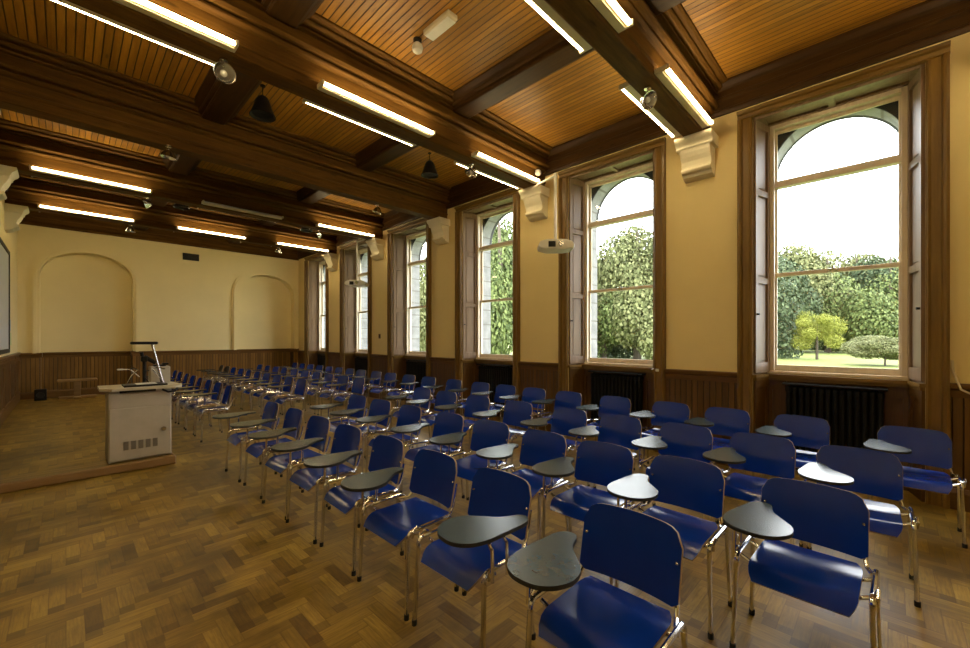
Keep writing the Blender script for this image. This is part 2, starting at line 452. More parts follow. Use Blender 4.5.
# ------------------------------------------------------------------ the setting
def setting():
    o = MB().box(XL - .3, 6.5, YB - .3, YF + .5, -.2, 0).obj('floor', 'floor')
    tag(o, 'worn golden brown parquet floor of small oak blocks', 'floor', kind='structure')
    o = MB().box(XL - .3, 6.45, YB - .3, YF + .5, ZC, ZC + .12).obj('ceiling', 'boards')
    tag(o, 'varnished timber board ceiling between the dark beams', 'ceiling', kind='structure')

    # window wall: piers, lintel band above openings
    edges = [(YB - .3, WY[0] - .70)] + [(WY[k] + .70, WY[k + 1] - .70) for k in range(6)] + [(WY[6] + .70, YF + .5)]
    m = MB()
    for a, b in edges: m.box(XW, 6.06, a, b, 0, 4.205)
    m.box(XW, 6.06, YB - .3, YF + .5, 4.205, ZC)
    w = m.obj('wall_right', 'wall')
    tag(w, 'cream plaster wall of tall windows and wood casings', 'wall', kind='structure')
    # outside skin of the same wall in stone with round-headed openings
    m = MB()
    e2 = [(YB - .3, WY[0] - .6)] + [(WY[k] + .6, WY[k + 1] - .6) for k in range(6)] + [(WY[6] + .6, YF + .5)]
    for a, b in e2: m.box(6.185, 6.47, a, b, -1.2, 3.585)
    R = .6; zs = 3.585; zt = 5.2
    for k in range(7):
        c = WY[k]; a = c - .6; b = c + .6
        n = 28
        arcp = [(c + R * cos(pi - pi * i / n), zs + R * sin(pi - pi * i / n)) for i in range(n + 1)]
        for i in range(n):
            p, q = arcp[i], arcp[i + 1]
            m.prism([p, q, (q[0], zt), (p[0], zt)], 0, 6.185, 6.47)
        m.box(6.185, 6.47, a, b, -1.2, 1.1)
    for a, b in e2: m.box(6.185, 6.47, a, b, 3.585, zt)
    for k in range(7):  # added dark panels: shade of the unlit stone spandrels put into colour
        c = WY[k]; n = 28; shade = MB()
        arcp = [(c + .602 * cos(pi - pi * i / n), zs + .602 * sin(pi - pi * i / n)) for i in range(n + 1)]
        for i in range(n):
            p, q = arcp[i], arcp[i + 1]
            shade.prism([p, q, (q[0], 4.3), (p[0], 4.3)], 0, 6.17, 6.186)
        t = shade.obj('trim_%d' % (70 + k), 'spandrel_shade'); tag(t, 'dark panel added as shade behind the top corners of window %s' % ORD[k], 'boarding', kind='structure')
    st = m.obj('wall_outside', 'stone')
    tag(st, 'grey stone outer face of the window wall with round arches', 'wall', kind='structure')
    # roll moulding and voussoir joints round each arch outside
    for k in range(7):
        m = MB()
        pts = [(6.47, WY[k] + .63 * cos(a), zs + .63 * sin(a)) for a in [pi * i / 24 for i in range(25)]]
        m.tube(pts, .045, 8)
        t = m.obj('trim_%d' % (60 + k), 'stone_dark'); tag(t, 'stone roll moulding round the outer arch of window %s' % ORD[k], 'trim', kind='structure')

    # left wall
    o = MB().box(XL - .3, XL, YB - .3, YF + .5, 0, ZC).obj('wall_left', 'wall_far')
    tag(o, 'cream plaster wall with the projection screen', 'wall', kind='structure')
    o = MB().box(XL, XW, YB - .3, YB, 0, ZC).obj('wall_back', 'wall')
    tag(o, 'cream plaster end wall opposite the arched recesses', 'wall', kind='structure')

    # far wall with two arched recesses reaching the floor
    m = MB()
    D = .3
    recs = [(.42, .87, 3.12, .66), (4.70, .87, 3.02, .66)]     # centre, half width, springing, rise
    m.box(XL, XW, YF + D, YF + .5, 0, ZC)
    xs = XL
    for (c, hw, zsx, rise) in recs:
        m.box(xs, c - hw, YF, YF + D, 0, ZC)
        n = 32
        ap = [(c - hw * cos(pi * i / n), zsx + rise * sin(pi * i / n)) for i in range(n + 1)]
        for i in range(n):
            p, q = ap[i], ap[i + 1]
            m.prism([p, q, (q[0], ZC), (p[0], ZC)], 1, YF, YF + D)
        xs = c + hw
    m.box(xs, XW, YF, YF + D, 0, ZC)
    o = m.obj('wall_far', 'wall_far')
    tag(o, 'far cream plaster wall with two blind arches', 'wall', kind='structure')
    # raised moulding round each blind arch
    for i, (c, hw, zsx, rise) in enumerate(recs):
        m = MB()
        n = 32
        for (r0, r1, dp) in ((.0, .05, .035), (.05, .12, .06), (.12, .17, .03)):
            inn = [(c - hw - r0, 1.2)] + [(c - (hw + r0) * cos(pi * k / n), zsx + (rise + r0) * sin(pi * k / n)) for k in range(n + 1)] + [(c + hw + r0, 1.2)]
            out = [(c - hw - r1, 1.2)] + [(c - (hw + r1) * cos(pi * k / n), zsx + (rise + r1) * sin(pi * k / n)) for k in range(n + 1)] + [(c + hw + r1, 1.2)]
            for k in range(len(inn) - 1):
                m.prism([inn[k], inn[k + 1], out[k + 1], out[k]], 1, YF - dp, YF)
        t = m.obj('trim_%d' % (50 + i), 'wall_far')
        tag(t, ['plaster moulding round the wide blind arch behind the platform', 'plaster moulding round the blind arch beside the windows'][i], 'trim', kind='structure')

    # ---------------- dado
    def cap_prof(x, s, z):     # profile of the rail on a wall at x, s = direction into room
        return [(x, z - .13), (x + s * .022, z - .13), (x + s * .03, z - .085), (x + s * .03, z - .065), (x + s * .055, z - .045), (x + s * .062, z - .012), (x + s * .045, z), (x, z)]
    # window wall piers
    m = MB(); r = MB(); bs = MB()
    for a, b in edges:
        a2, b2 = a + .15, b - .15
        m.box(XW - .02, XW, a2, b2, .16, ZDADO - .05)
        r.prism(cap_prof(XW - .0, -1, ZDADO), 1, a2, b2)
        bs.prism([(XW, 0), (XW - .05, 0), (XW - .05, .15), (XW - .03, .19), (XW, .19)], 1, a2, b2)
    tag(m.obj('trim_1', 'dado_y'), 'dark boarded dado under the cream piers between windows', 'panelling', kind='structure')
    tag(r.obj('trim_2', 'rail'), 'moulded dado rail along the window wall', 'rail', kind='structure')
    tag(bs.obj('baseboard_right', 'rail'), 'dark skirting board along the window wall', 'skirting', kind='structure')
    # left wall (stands on the platform)
    o = MB().box(XL, XL + .02, YB, YF, .2, ZDADO + .04).obj('trim_3', 'dado_panel')
    tag(o, 'plain wood dado panels below the projection screen', 'panelling', kind='structure')
    m = MB()
    y = 2.2
    while y < YF - .2:
        m.bbox(XL + .02, XL + .035, y, min(y + .09, YF), .3, ZDADO, .004); y += 1.15
    m.prism(cap_prof(XL + .0, 1, ZDADO + .08), 1, YB, YF)
    m.box(XL + .02, XL + .034, YB, YF, ZDADO - .12, ZDADO - .04)
    tag(m.obj('trim_4', 'rail'), 'moulded dado rail along the screen wall', 'rail', kind='structure')
    tag(MB().prism([(XL, 0), (XL + .045, 0), (XL + .045, .26), (XL + .03, .3), (XL, .3)], 1, YB, YF).obj('baseboard_left', 'rail'),
        'tall wood skirting along the screen wall', 'skirting', kind='structure')
    # far wall (follows the recesses)
    m = MB(); r = MB(); bs = MB()
    ZF = ZDADO + .06
    def run_x(x0, x1, y):
        m.box(x0, x1, y - .02, y, .16, ZF - .05)
        r.prism([(y - p[0], p[1]) for p in cap_prof(0, 1, ZF)], 0, x0, x1)
        bs.prism([(y, 0), (y - .045, 0), (y - .045, .22), (y - .03, .26), (y, .26)], 0, x0, x1)
    run_x(XL, recs[0][0] - recs[0][1], YF); run_x(recs[0][0] - recs[0][1], recs[0][0] + recs[0][1], YF + D)
    run_x(recs[0][0] + recs[0][1], recs[1][0] - recs[1][1], YF); run_x(recs[1][0] - recs[1][1], recs[1][0] + recs[1][1], YF + D)
    run_x(recs[1][0] + recs[1][1], XW, YF)
    for c, hw, _, _ in recs:
        for sg in (-1, 1):
            x = c + sg * hw
            m.box(min(x, x - sg * .02), max(x, x - sg * .02), YF, YF + D, .16, ZF - .05)
            r.box(min(x, x - sg * .04), max(x, x - sg * .04), YF - .05, YF + D, ZF - .11, ZF)
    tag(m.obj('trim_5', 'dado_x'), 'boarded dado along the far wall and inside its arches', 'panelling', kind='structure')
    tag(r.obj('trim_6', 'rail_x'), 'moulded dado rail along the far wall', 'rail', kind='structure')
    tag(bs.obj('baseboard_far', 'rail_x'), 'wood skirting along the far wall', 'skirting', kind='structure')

    # ---------------- frieze / cornice round the top of the walls
    def frieze(x, s): return [(x, 4.33), (x + s * .035, 4.33), (x + s * .05, 4.36), (x + s * .05, 4.385), (x + s * .03, 4.40), (x + s * .03, 4.50), (x + s * .05, 4.515), (x + s * .05, 4.54),
                              (x + s * .035, 4.55), (x + s * .035, 4.62), (x + s * .06, 4.64), (x + s * .09, 4.69), (x + s * .09, ZC), (x, ZC)]
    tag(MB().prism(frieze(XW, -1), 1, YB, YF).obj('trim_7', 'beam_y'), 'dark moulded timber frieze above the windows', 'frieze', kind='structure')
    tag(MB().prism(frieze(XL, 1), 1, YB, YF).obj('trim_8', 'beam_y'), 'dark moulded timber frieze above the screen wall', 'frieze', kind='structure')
    tag(MB().prism([(YF - (p[0] - 0) , p[1] - .03 if p[1] < 4.4 else p[1]) for p in frieze(0, 1)], 0, XL, XW).obj('trim_9', 'beam'), 'dark moulded timber frieze on the far wall', 'frieze', kind='structure')

    # ---------------- beams
    half = [(.1, 4.09), (.115, 4.10), (.115, 4.19), (.135, 4.2), (.135, 4.225), (.12, 4.235), (.12, 4.36), (.15, 4.365), (.178, 4.385), (.178, 4.405), (.13, 4.41), (.13, 4.425), (.205, 4.43), (.228, 4.452), (.228, 4.475),
            (.17, 4.48), (.17, 4.585), (.215, 4.59), (.218, 4.61), (.175, 4.615), (.175, 4.63), (.25, 4.635), (.275, 4.655), (.275, 4.668), (.22, 4.672), (.22, 4.682), (.31, 4.686), (.335, 4.70), (.335, ZC)]
    names = ['nearest beam, above the near end of the room', 'heavy dark timber beam at the first white bracket', 'heavy dark timber beam at the second white bracket', 'heavy dark timber beam at the third white bracket, without lamps',
             'heavy dark timber beam at the fourth white bracket', 'heavy dark timber beam closest to the far wall']
    for k, yb in enumerate(BY):
        prof = [(yb + h, z) for h, z in half] + [(yb - h, z) for h, z in half[::-1]]
        o = MB().prism(prof, 0, XL, XW).obj('ceiling_beam', 'beam')
        tag(o, names[k], 'beam', group='main ceiling beams', kind='structure')
    # lower cross beams running down the room
    chalf = [(.12, 4.56), (.14, 4.57), (.14, 4.595), (.17, 4.60), (.18, 4.625), (.18, 4.64), (.21, 4.66), (.24, 4.69), (.25, 4.70), (.25, ZC)]
    runs = [(YB, BY[0] - .19)] + [(BY[k] + .19, BY[k + 1] - .19) for k in range(5)] + [(BY[5] + .19, YF)]
    for i, xc in enumerate((1.43, 3.72)):
        for k, (a, b) in enumerate(runs):
            prof = [(xc + h, z) for h, z in chalf] + [(xc - h, z) for h, z in chalf[::-1]]
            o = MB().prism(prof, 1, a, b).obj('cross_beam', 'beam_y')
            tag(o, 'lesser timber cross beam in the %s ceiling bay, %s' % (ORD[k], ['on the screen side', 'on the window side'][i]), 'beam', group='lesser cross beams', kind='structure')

    # ---------------- corbels
    cp = [(0, 4.09), (.30, 4.09), (.30, 4.06), (.285, 4.035), (.255, 4.01), (.24, 3.985), (.24, 3.965), (.225, 3.95), (.215, 3.91), (.195, 3.86), (.165, 3.81), (.15, 3.76), (.145, 3.735), (.175, 3.725), (.18, 3.70),
          (.165, 3.675), (.12, 3.66), (.1, 3.63), (.05, 3.61), (0, 3.6)]
    for k, yb in enumerate(BY):
        m = MB()
        top = [p for p in cp if p[1] >= 3.95] + [(0, 3.95)]
        bot = [(0, 3.95)] + [p for p in cp if p[1] <= 3.95]
        m.prism([(XW - p[0], p[1]) for p in top], 1, yb - .215, yb + .215)
        m.prism([(XW - p[0], p[1]) for p in bot], 1, yb - .175, yb + .175)
        o = m.obj('trim_%d' % (20 + k), 'corbel')
        tag(o, 'white plaster corbel under the %s beam at the window wall' % ORD[k], 'corbel', group='window side corbels', kind='structure')
        m = MB()
        m.prism([(XL + p[0], p[1]) for p in top], 1, yb - .215, yb + .215)
        m.prism([(XL + p[0], p[1]) for p in bot], 1, yb - .175, yb + .175)
        o = m.obj('trim_%d' % (30 + k), 'corbel')
        tag(o, 'white plaster corbel under the %s beam at the screen wall' % ORD[k], 'corbel', group='screen side corbels', kind='structure')
setting()

# ------------------------------------------------------------------ windows (frame at y = 0, built once and copied)
def make_window():
    w = thing('window_1', 'x', 'window', kind='structure')
    # casing on the wall face
    m = MB()
    for sg in (-1, 1):
        prof = [(XW, .70 * sg), (XW - .03, .70 * sg), (XW - .045, .715 * sg), (XW - .03, .735 * sg), (XW - .035, .80 * sg), (XW - .065, .81 * sg), (XW - .075, .83 * sg), (XW - .065, .85 * sg), (XW, .855 * sg)]
        m.prism(prof, 2, 0, 4.18)
    m.obj('casing', 'casing', w)
    m = MB()
    prof = [(XW, 4.18), (XW - .03, 4.18), (XW - .045, 4.19), (XW - .03, 4.205), (XW - .035, 4.24), (XW - .065, 4.25), (XW - .075, 4.27), (XW - .065, 4.285), (XW, 4.29)]
    m.prism(prof, 1, -.855, .855)
    m.obj('head_casing', 'casing_h', w)
    # splayed shutters
    for sg in (-1, 1):
        m = MB()
        A = Vector((5.735, .70 * sg, 0)); B = Vector((6.06, .615 * sg, 0))
        t = (B - A); L = t.length; t.normalize(); nrm = Vector((-t.y, t.x, 0)) * (1 if sg < 0 else -1)
        def pb(u0, u1, z0, z1, d0, d1, mi=0):
            vs = []
            for z in (z0, z1):
                for d in (d0, d1):
                    for u in (u0, u1):
                        p = A + t * u + nrm * d; vs.append((p.x, p.y, z))
            m.add(vs, [(0, 2, 3, 1), (4, 5, 7, 6), (0, 1, 5, 4), (2, 6, 7, 3), (0, 4, 6, 2), (1, 3, 7, 5)], mi)
        pb(0, L, 1.13, 4.18, -.02, .004)
        for u in ((0, .055), (L - .055, L)): pb(u[0], u[1], 1.15, 4.18, .004, .03)
        for z in ((1.15, 1.27), (2.22, 2.29), (3.27, 3.34), (4.08, 4.18)): pb(.055, L - .055, z[0], z[1], .004, .03)
        for z in ((1.27, 2.22), (2.29, 3.27), (3.34, 4.08)): pb(.085, L - .085, z[0] + .03, z[1] - .03, .004, .014)
        sh = m.obj('shutter', 'shutter', w)
        k = MB().tube([tuple(A + t * .03 + nrm * .03 + Vector((0, 0, 1.85))), tuple(A + t * .03 + nrm * .055 + Vector((0, 0, 1.85)))], .012, 10)
        k.obj('shutter_knob', 'black', sh)
        # lower splayed panel
        m = MB()
        pb(0, L, 0, 1.13, -.02, .004)
        for u in ((0, .06), (L - .06, L)): pb(u[0], u[1], 0, 1.09, .004, .026)
        for z in ((0, .2), (.98, 1.09)): pb(.06, L - .06, z[0], z[1], .004, .026)
        pb(.09, L - .09, .24, .94, .004, .012)
        m.obj('lower_panel', 'dado_panel', w)
    # head panel
    m = MB()
    m.box(5.735, 6.06, -.70, .70, 4.18, 4.2)
    m.box(5.735, 5.79, -.70, .70, 4.155, 4.18); m.box(6.0, 6.06, -.70, .70, 4.155, 4.18)
    for y0, y1 in ((-.70, -.60), (-.03, .03), (.60, .70)): m.box(5.79, 6.0, y0, y1, 4.155, 4.18)
    m.obj('head_panel', 'shutter', w)
    # apron behind the radiator, with framed side strips
    m = MB()
    m.box(6.06, 6.09, -.62, .62, 0, 1.1)
    for a, b in ((-.615, -.56), (-.46, -.42), (.42, .46), (.56, .615)): m.box(6.035, 6.06, a, b, 0, 1.06)
    for a, b in ((-.56, -.46), (.46, .56)):
        m.box(6.035, 6.06, a, b, 0, .2); m.box(6.035, 6.06, a, b, .94, 1.06)
    m.obj('apron', 'dado_panel', w)
    # sill board, following the splay
    m = MB()
    m.prism([(5.72, -.72), (5.69, -.72), (5.69, -.66), (5.96, -.585), (5.96, .585), (5.69, .66), (5.69, .72), (5.72, .72), (6.1, .63), (6.1, -.63)], 2, 1.095, 1.13)
    m.prism([(5.73, -.70), (5.73, -.665), (5.985, -.595), (5.985, .595), (5.73, .665), (5.73, .70), (6.1, .62), (6.1, -.62)], 2, 1.06, 1.095)
    m.obj('sill', 'casing_h', w)
    # box frame
    m = MB()
    for sg in (-1, 1):
        m.prism([(6.04, .545 * sg), (6.04, .615 * sg), (6.19, .615 * sg), (6.19, .56 * sg), (6.09, .56 * sg), (6.09, .545 * sg)], 2, 1.13, 4.18)
    m.box(6.04, 6.19, -.56, .56, 4.11, 4.18)
    m.bbox(6.03, 6.19, -.615, .615, 1.13, 1.17, .008)
    m.obj('frame', 'sash', w)
    # sashes
    def sash(name, x0, x1, z0, z1, st, rb, rt):
        m = MB()
        m.bbox(x0, x1, -.56, -.56 + st, z0, z1, .006); m.bbox(x0, x1, .56 - st, .56, z0, z1, .006)
        m.bbox(x0 + .002, x1 - .002, -.56 + st - .01, .56 - st + .01, z0, z0 + rb, .006); m.bbox(x0 + .002, x1 - .002, -.56 + st - .01, .56 - st + .01, z1 - rt, z1, .006)
        o = m.obj(name, 'sash', w)
        xm = (x0 + x1) / 2
        p = MB().box(xm - .002, xm + .002, -.56 + st - .005, .56 - st + .005, z0 + rb - .005, z1 - rt + .005)
        p.obj('pane', 'glass', o)
        return o
    lo = sash('lower_sash', 6.10, 6.135, 1.17, 2.36, .035, .07, .045)
    l2 = MB(); l2.bbox(6.085, 6.10, -.04, .04, 2.325, 2.36, .004); l2.tube([(6.09, 0, 2.36), (6.09, .0, 2.385)], .012, 8); l2.obj('catch', 'steel', lo)
    sash('upper_sash', 6.14, 6.175, 2.315, 3.43, .035, .045, .03)
    m = MB(); m.bbox(6.075, 6.185, -.56, .56, 3.40, 3.465, .008); m.obj('transom', 'sash', w)
    sash('top_light', 6.12, 6.155, 3.465, 4.11, .035, .03, .04)
    return w
proto = make_window()
wl = ['tall sash window beside the camera at the near end', 'large sash window framing the small yellow tree', 'tall sash window beside the hanging projector', 'third sash window along the wall past the hanging projector',
      'sash window just before the far hanging projector', 'sash window behind the far hanging projector', 'last sash window, in the corner by the far wall']
for k, yc in enumerate(WY):
    w = proto if k == 0 else copy_tree(proto)
    w.name = 'window_%d' % (k + 1)
    w.location = (0, yc, 0); w['label'] = wl[k]
    w['group'] = 'tall sash windows'

# ------------------------------------------------------------------ radiators under the windows
def make_radiator():
    r = thing('radiator', 'x', 'radiator')
    m = MB()
    n = 14
    for i in range(n):
        y = -.42 + .84 * (i + .5) / n
        m.tube([(5.93, y, .14), (5.93, y, .98)], .022, 8); m.tube([(5.99, y, .14), (5.99, y, .98)], .022, 8)
        m.bbox(5.905, 6.015, y - .026, y + .026, .93, 1.0, .012); m.bbox(5.905, 6.015, y - .026, y + .026, .12, .19, .012)
    m.obj('sections', 'rad', r)
    m = MB(); m.bbox(5.885, 6.03, -.445, .445, 1.02, 1.04, .005); m.obj('shelf', 'rad', r)
    for yy in (-.36, .36):
        m = MB(); m.bbox(5.90, 6.02, yy - .03, yy + .03, 0, .12, .006); m.box(5.93, 5.99, yy - .01, yy + .01, 1.0, 1.02); m.obj('foot', 'rad', r)
    m = MB(); m.tube([(5.96, -.42, .17), (5.96, -.48, .17), (5.96, -.48, .0)], .014, 8); m.obj('pipe', 'rad', r)
    return r
proto = make_radiator()
rl = ['near end sash window', 'window with the yellow tree', 'window beside the hanging projector', 'third window past the yellow tree one', 'window before the far projector', 'window behind the far projector', 'last window by the far wall']
for k, yc in enumerate(WY):
    r = proto if k == 0 else copy_tree(proto)
    r.location = (0, yc, 0); r['label'] = 'black column radiator under the ' + rl[k]; r['group'] = 'black radiators under the windows'

# ------------------------------------------------------------------ platform, lectern and what stands there
def platform():
    t = thing('platform', 'low boarded wooden platform along the screen wall', 'platform', (0, 0, 0))
    MB().box(XL + .05, .93, 6.64, YF - .05, 0, .1).obj('deck', 'floor', t)
    MB().box(XL + .05, .93, 6.38, 6.64, 0, .1).obj('edge_board', 'stage', t)
    m = MB()
    m.bbox(XL + .05, .965, 6.345, 6.38, 0, .0995, .012); m.bbox(.93, .965, 6.38, YF - .05, 0, .0995, .012)
    m.obj('nosing', 'stage_edge', t)
platform()

def lectern():
    x0, x1, y0, y1 = .34, .935, 6.45, 6.93
    t = thing('lectern', 'putty coloured steel teaching lectern on the platform corner', 'lectern', ((x0 + x1) / 2, (y0 + y1) / 2, .1))
    ox, oy, oz = t.location
    def L(m, name, mt, par=t):
        m.v = [(v[0] - ox, v[1] - oy, v[2] - oz) for v in m.v]
        return m.obj(name, mt, par)
    m = MB(); m.bbox(x0, x1, y0 + .02, y1, .1, .94, .008); L(m, 'cabinet', 'putty')
    m = MB(); m.box(x0 + .02, x1 - .02, y0 + .01, y0 + .02, .74, .94); L(m, 'upper_panel', 'putty')
    m = MB(); m.bbox(x0 + .012, x1 - .012, y0, y0 + .02, .12, .73, .005); d = L(m, 'door', 'putty')
    for i in range(5):
        xx = x0 + .135 + i * .068
        m = MB()
        m.box(xx, xx + .046, y0 - .003, y0, .235, .335)
        for k in range(7): m.box(xx, xx + .046, y0 - .007, y0 - .003, .24 + k * .0135, .246 + k * .0135)
        L(m, 'vent', 'grille', d)
    m = MB(); m.tube([(x1 - .08, y0, .44), (x1 - .08, y0 - .022, .44)], [.026, .02], 16); L(m, 'lock', 'steel', d)
    # worktop with clipped corners
    pr = [(x0 - .07, y0 + .04), (x0 + .03, y0 - .06), (x1 + .03, y0 - .06), (x1 + .1, y0 - .01), (x1 + .12, y0 + .1), (x1 + .06, y1 + .04), (x0 - .07, y1 + .04)]
    m = MB(); m.prism(pr, 2, .945, .975); L(m, 'worktop', 'putty2')
    m = MB(); m.bbox(x0 + .1, x1 - .16, y0 - .02, y0 + .3, .915, .945, .004); L(m, 'drawer', 'black')
    m = MB(); m.tube([(x1 - .1, y0 - .02, .93), (x1 - .04, y0 - .03, .895), (x1 + .03, y0 - .02, .90), (x1 + .06, y0 + .02, .935)], .012, 8); L(m, 'cable', 'black')
lectern()

def visualiser():
    bx, by, bz = .70, 6.62, .975
    t = thing('document_camera', 'document camera with raised arm standing on the lectern', 'visualiser', (bx, by, bz))
    m = MB(); m.bbox(-.22, .2, -.14, .15, 0, .022, .006); m.obj('base', 'black', t)
    m = MB(); m.bbox(-.1, .1, -.11, .1, .022, .027, .002); m.obj('copy_stage', 'white', t)
    m = MB(); m.tube([(.0, .17, .0), (0, .17, .3)], .018, 10); m.obj('column', 'black', t)
    m = MB(); m.bbox(-.035, .03, .1, .2, .29, .36, .01); m.tube([(.0, .15, .35), (.11, .12, .27)], [.03, .022], 10); m.tube([(-.02, .15, .36), (-.03, .15, .41)], .018, 8); m.obj('camera_head', 'black', t)
    m = MB(); m.tube([(.18, .12, .02), (.13, .12, .25), (.075, .12, .51)], .014, 10); a = m.obj('mast', 'steel', t)
    m = MB(); m.bbox(-.14, .13, .06, .18, .51, .545, .012); m.obj('lamp_bar', 'black', t)
    for sg in (-1, 1):
        m = MB(); pts = [(sg * .16, .14, .02)] + [(sg * (.16 - .02 * sin(a * 3)), .14 - .05 * a, .02 + .25 * sin(a * 1.5)) for a in (.3, .6, .9)]
        m.tube([(sg * .17, .12, .015), (sg * .13, .1, .12), (sg * .07, .08, .19), (sg * .12, .02, .22), (sg * .18, -.04, .2)], .008, 8)
        m.obj('lamp_arm', 'steel', t)
    m = MB(); m.bbox(-.27, -.21, .01, .05, .2, .217, .006); m.tube([(-.05, .15, .1), (-.14, .1, .2), (-.24, .03, .21)], .006, 8); m.obj('side_lamp', 'white', t)
visualiser()
def pc():
    t = thing('computer_monitor', 'pale grey computer box at the back of the lectern top', 'computer', (.87, 6.885, .975))
    m = MB(); m.bbox(-.11, .1, -.09, .1, 0, .22, .01); m.obj('housing', 'putty', t)
    m = MB(); m.bbox(-.07, .06, -.05, .06, .22, .24, .006); m.bbox(.02, .09, -.04, .04, .24, .26, .006); m.obj('top_cap', 'black', t)
    m = MB(); m.tube([(-.11, -.02, .17), (-.15, -.08, .17), (-.17, -.12, .09), (-.12, -.14, .012)], .007, 8); m.obj('cable', 'black', t)
pc()
def coffee_table():
    t = thing('pedestal_table', 'small low wooden pedestal table in the blind arch', 'table', (.19, 14.2, .1))
    m = MB(); m.bbox(-.34, .36, -.2, .2, .42, .47, .012); m.obj('tabletop', 'stage_edge', t)
    m = MB(); m.bbox(-.055, .065, -.05, .05, .06, .42, .008); m.obj('pedestal', 'stage_edge', t)
    m = MB(); m.bbox(-.32, .34, -.06, .06, 0, .06, .012); m.bbox(-.06, .07, -.2, .2, .0, .05, .01); m.obj('foot', 'stage_edge', t)
    t = thing('speaker_box', 'small black box on the platform beside the low table', 'speaker', (-.42, 14.3, .1))
    m = MB(); m.bbox(-.1, .1, -.1, .1, 0, .26, .01); m.obj('cabinet', 'black', t)
    m = MB(); m.lathe([(.0, .0), (.05, .004), (.07, .012), (.072, .0)], (0, -.1, .13), 16, 0, Matrix.Rotation(pi / 2, 4, 'X').to_3x3()); m.obj('cone', 'rubber', t)
coffee_table()
def screen():
    t = thing('projection_screen', 'wide pale screen in a black frame on the side wall', 'screen', (XL, 10.4, 2.28))
    m = MB(); m.box(.0, .02, -1.95, 1.95, -.93, .93); m.obj('surface', 'screen', t)
    m = MB()
    for s in (-1, 1):
        m.bbox(0, .035, s * 1.99 - .045, s * 1.99 + .045, -1.0, 1.0, .008); m.bbox(0, .034, -1.98, 1.98, s * .96 - .04, s * .96 + .04, .008)
    m.obj('frame', 'black', t)
    a = MB().box(XL, XL + .004, 12.85, 13.05, 1.72, 1.95).obj('poster', 'paper_blue'); tag(a, 'pale blue paper notice on the wall beyond the screen', 'notice')
    a = MB().box(XL, XL + .004, 12.95, 13.2, 1.42, 1.68).obj('poster', 'paper_green'); tag(a, 'yellow green paper notice below the blue one', 'notice')
    t = thing('air_vent', 'dark slatted air grille high on the far wall', 'vent', (2.6, YF, 3.98))
    m = MB(); m.bbox(-.2, .2, -.03, 0, -.1, .1, .006); m.obj('frame', 'black', t)
    m = MB()
    for k in range(6): m.box(-.18, .18, -.045, -.03, -.085 + k * .03, -.07 + k * .03)
    m.obj('slats', 'rubber', t)
screen()

# ------------------------------------------------------------------ fluorescent battens
def make_batten(lit):
    t = thing('batten_light', 'x', 'lamp')
    m = MB(); m.bbox(-.71, .71, -.06, .03, -.005, .018, .004); m.obj('housing', 'cream', t)
    m = MB(); m.bbox(-.70, .70, -.045, .028, -.016, -.005, .004); m.obj('reflector', 'cream', t)
    m = MB(); m.tube([(-.69, -.076, .012), (.69, -.076, .012)], .018, 12); m.obj('tube', 'tube' if lit else 'tube_off', t)
    for s in (-1, 1):
        m = MB(); m.bbox(s * .71 - .012, s * .71 + .012, -.105, .03, -.012, .036, .004); m.obj('end_cap', 'cream', t)
    return t
lit0 = make_batten(True); off0 = make_batten(False); used = set()
slots = [(.335, 'screen end'), (2.52, 'middle'), (4.70, 'window end')]
for k in (0, 1, 2, 4, 5):
    for side in (-1, 1):
        for i, (xc, wd) in enumerate(slots):
            off = (k == 4 and side == -1 and i == 1) or (k == 4 and side == 1)
            src = off0 if off else lit0
            o = src if src not in used else copy_tree(src); used.add(src)
            # housing back touches the beam side (half width .155)
            o.location = (xc, BY[k] + side * .146, 4.125)
            o.rotation_euler = (0, 0, 0 if side < 0 else pi)
            o['label'] = '%s fluorescent batten, %s of the %s beam, %s face' % ('unlit' if off else 'lit', wd, ORD[k], 'near' if side < 0 else 'far')
            o['group'] = 'fluorescent battens on the beams'

# ------------------------------------------------------------------ reflector spotlights on beam undersides
def make_spot():
    t = thing('spotlight', 'x', 'spotlight')
    m = MB(); m.lathe([(0, 0), (.035, 0), (.035, -.02), (.0, -.025)], (0, 0, 0), 14); m.tube([(0, 0, -.02), (0, 0, -.075)], .007, 8); m.obj('stem', 'steel', t)
    b = bpy.data.objects.new('head', None)
    m = MB()
    m.lathe([(.012, .075), (.03, .07), (.05, .045), (.075, .01), (.088, -.03), (.09, -.032), (.084, -.03), (.07, .008), (.046, .04), (.0, .058)], (0, 0, 0), 24)
    h = m.obj('reflector', 'steel', t, (0, 0, -.13))
    m = MB(); m.lathe([(.0, -.028), (.02, -.02), (.03, .0), (.02, .03), (.012, .05)], (0, 0, 0), 14); m.obj('bulb', 'white', h)
    bpy.data.objects.remove(b)
    return t
sp = make_spot(); first = True
rots = {(1, 4.1): (-.9, .4), (2, 1.0): (-1.25, -.15), (2, 4.1): (.15, .5), (3, 1.0): (.1, .1), (3, 4.1): (.2, .2), (4, 1.0): (.2, 1.2), (4, 4.1): (.4, 1.0), (5, 1.0): (.05, 0.), (5, 4.1): (.1, .2)}
for k in range(1, 6):
    for x in (1.0, 4.1):
        o = sp if first else copy_tree(sp); first = False
        if k == 3 and x < 2: o.location = (.94, BY[3] - .13, 4.09)
        else: o.location = (x, BY[k], 4.09)
        rx, ry = rots.get((k, x), (0, 0))
        for c in o.children:
            if c.name.startswith('reflector'): c.rotation_euler = (rx, ry, 0)
        o['label'] = 'silver reflector spotlight under the %s beam, %s' % (ORD[k], 'screen side' if x < 2 else 'window side')
        o['group'] = 'silver spotlights under the beams'

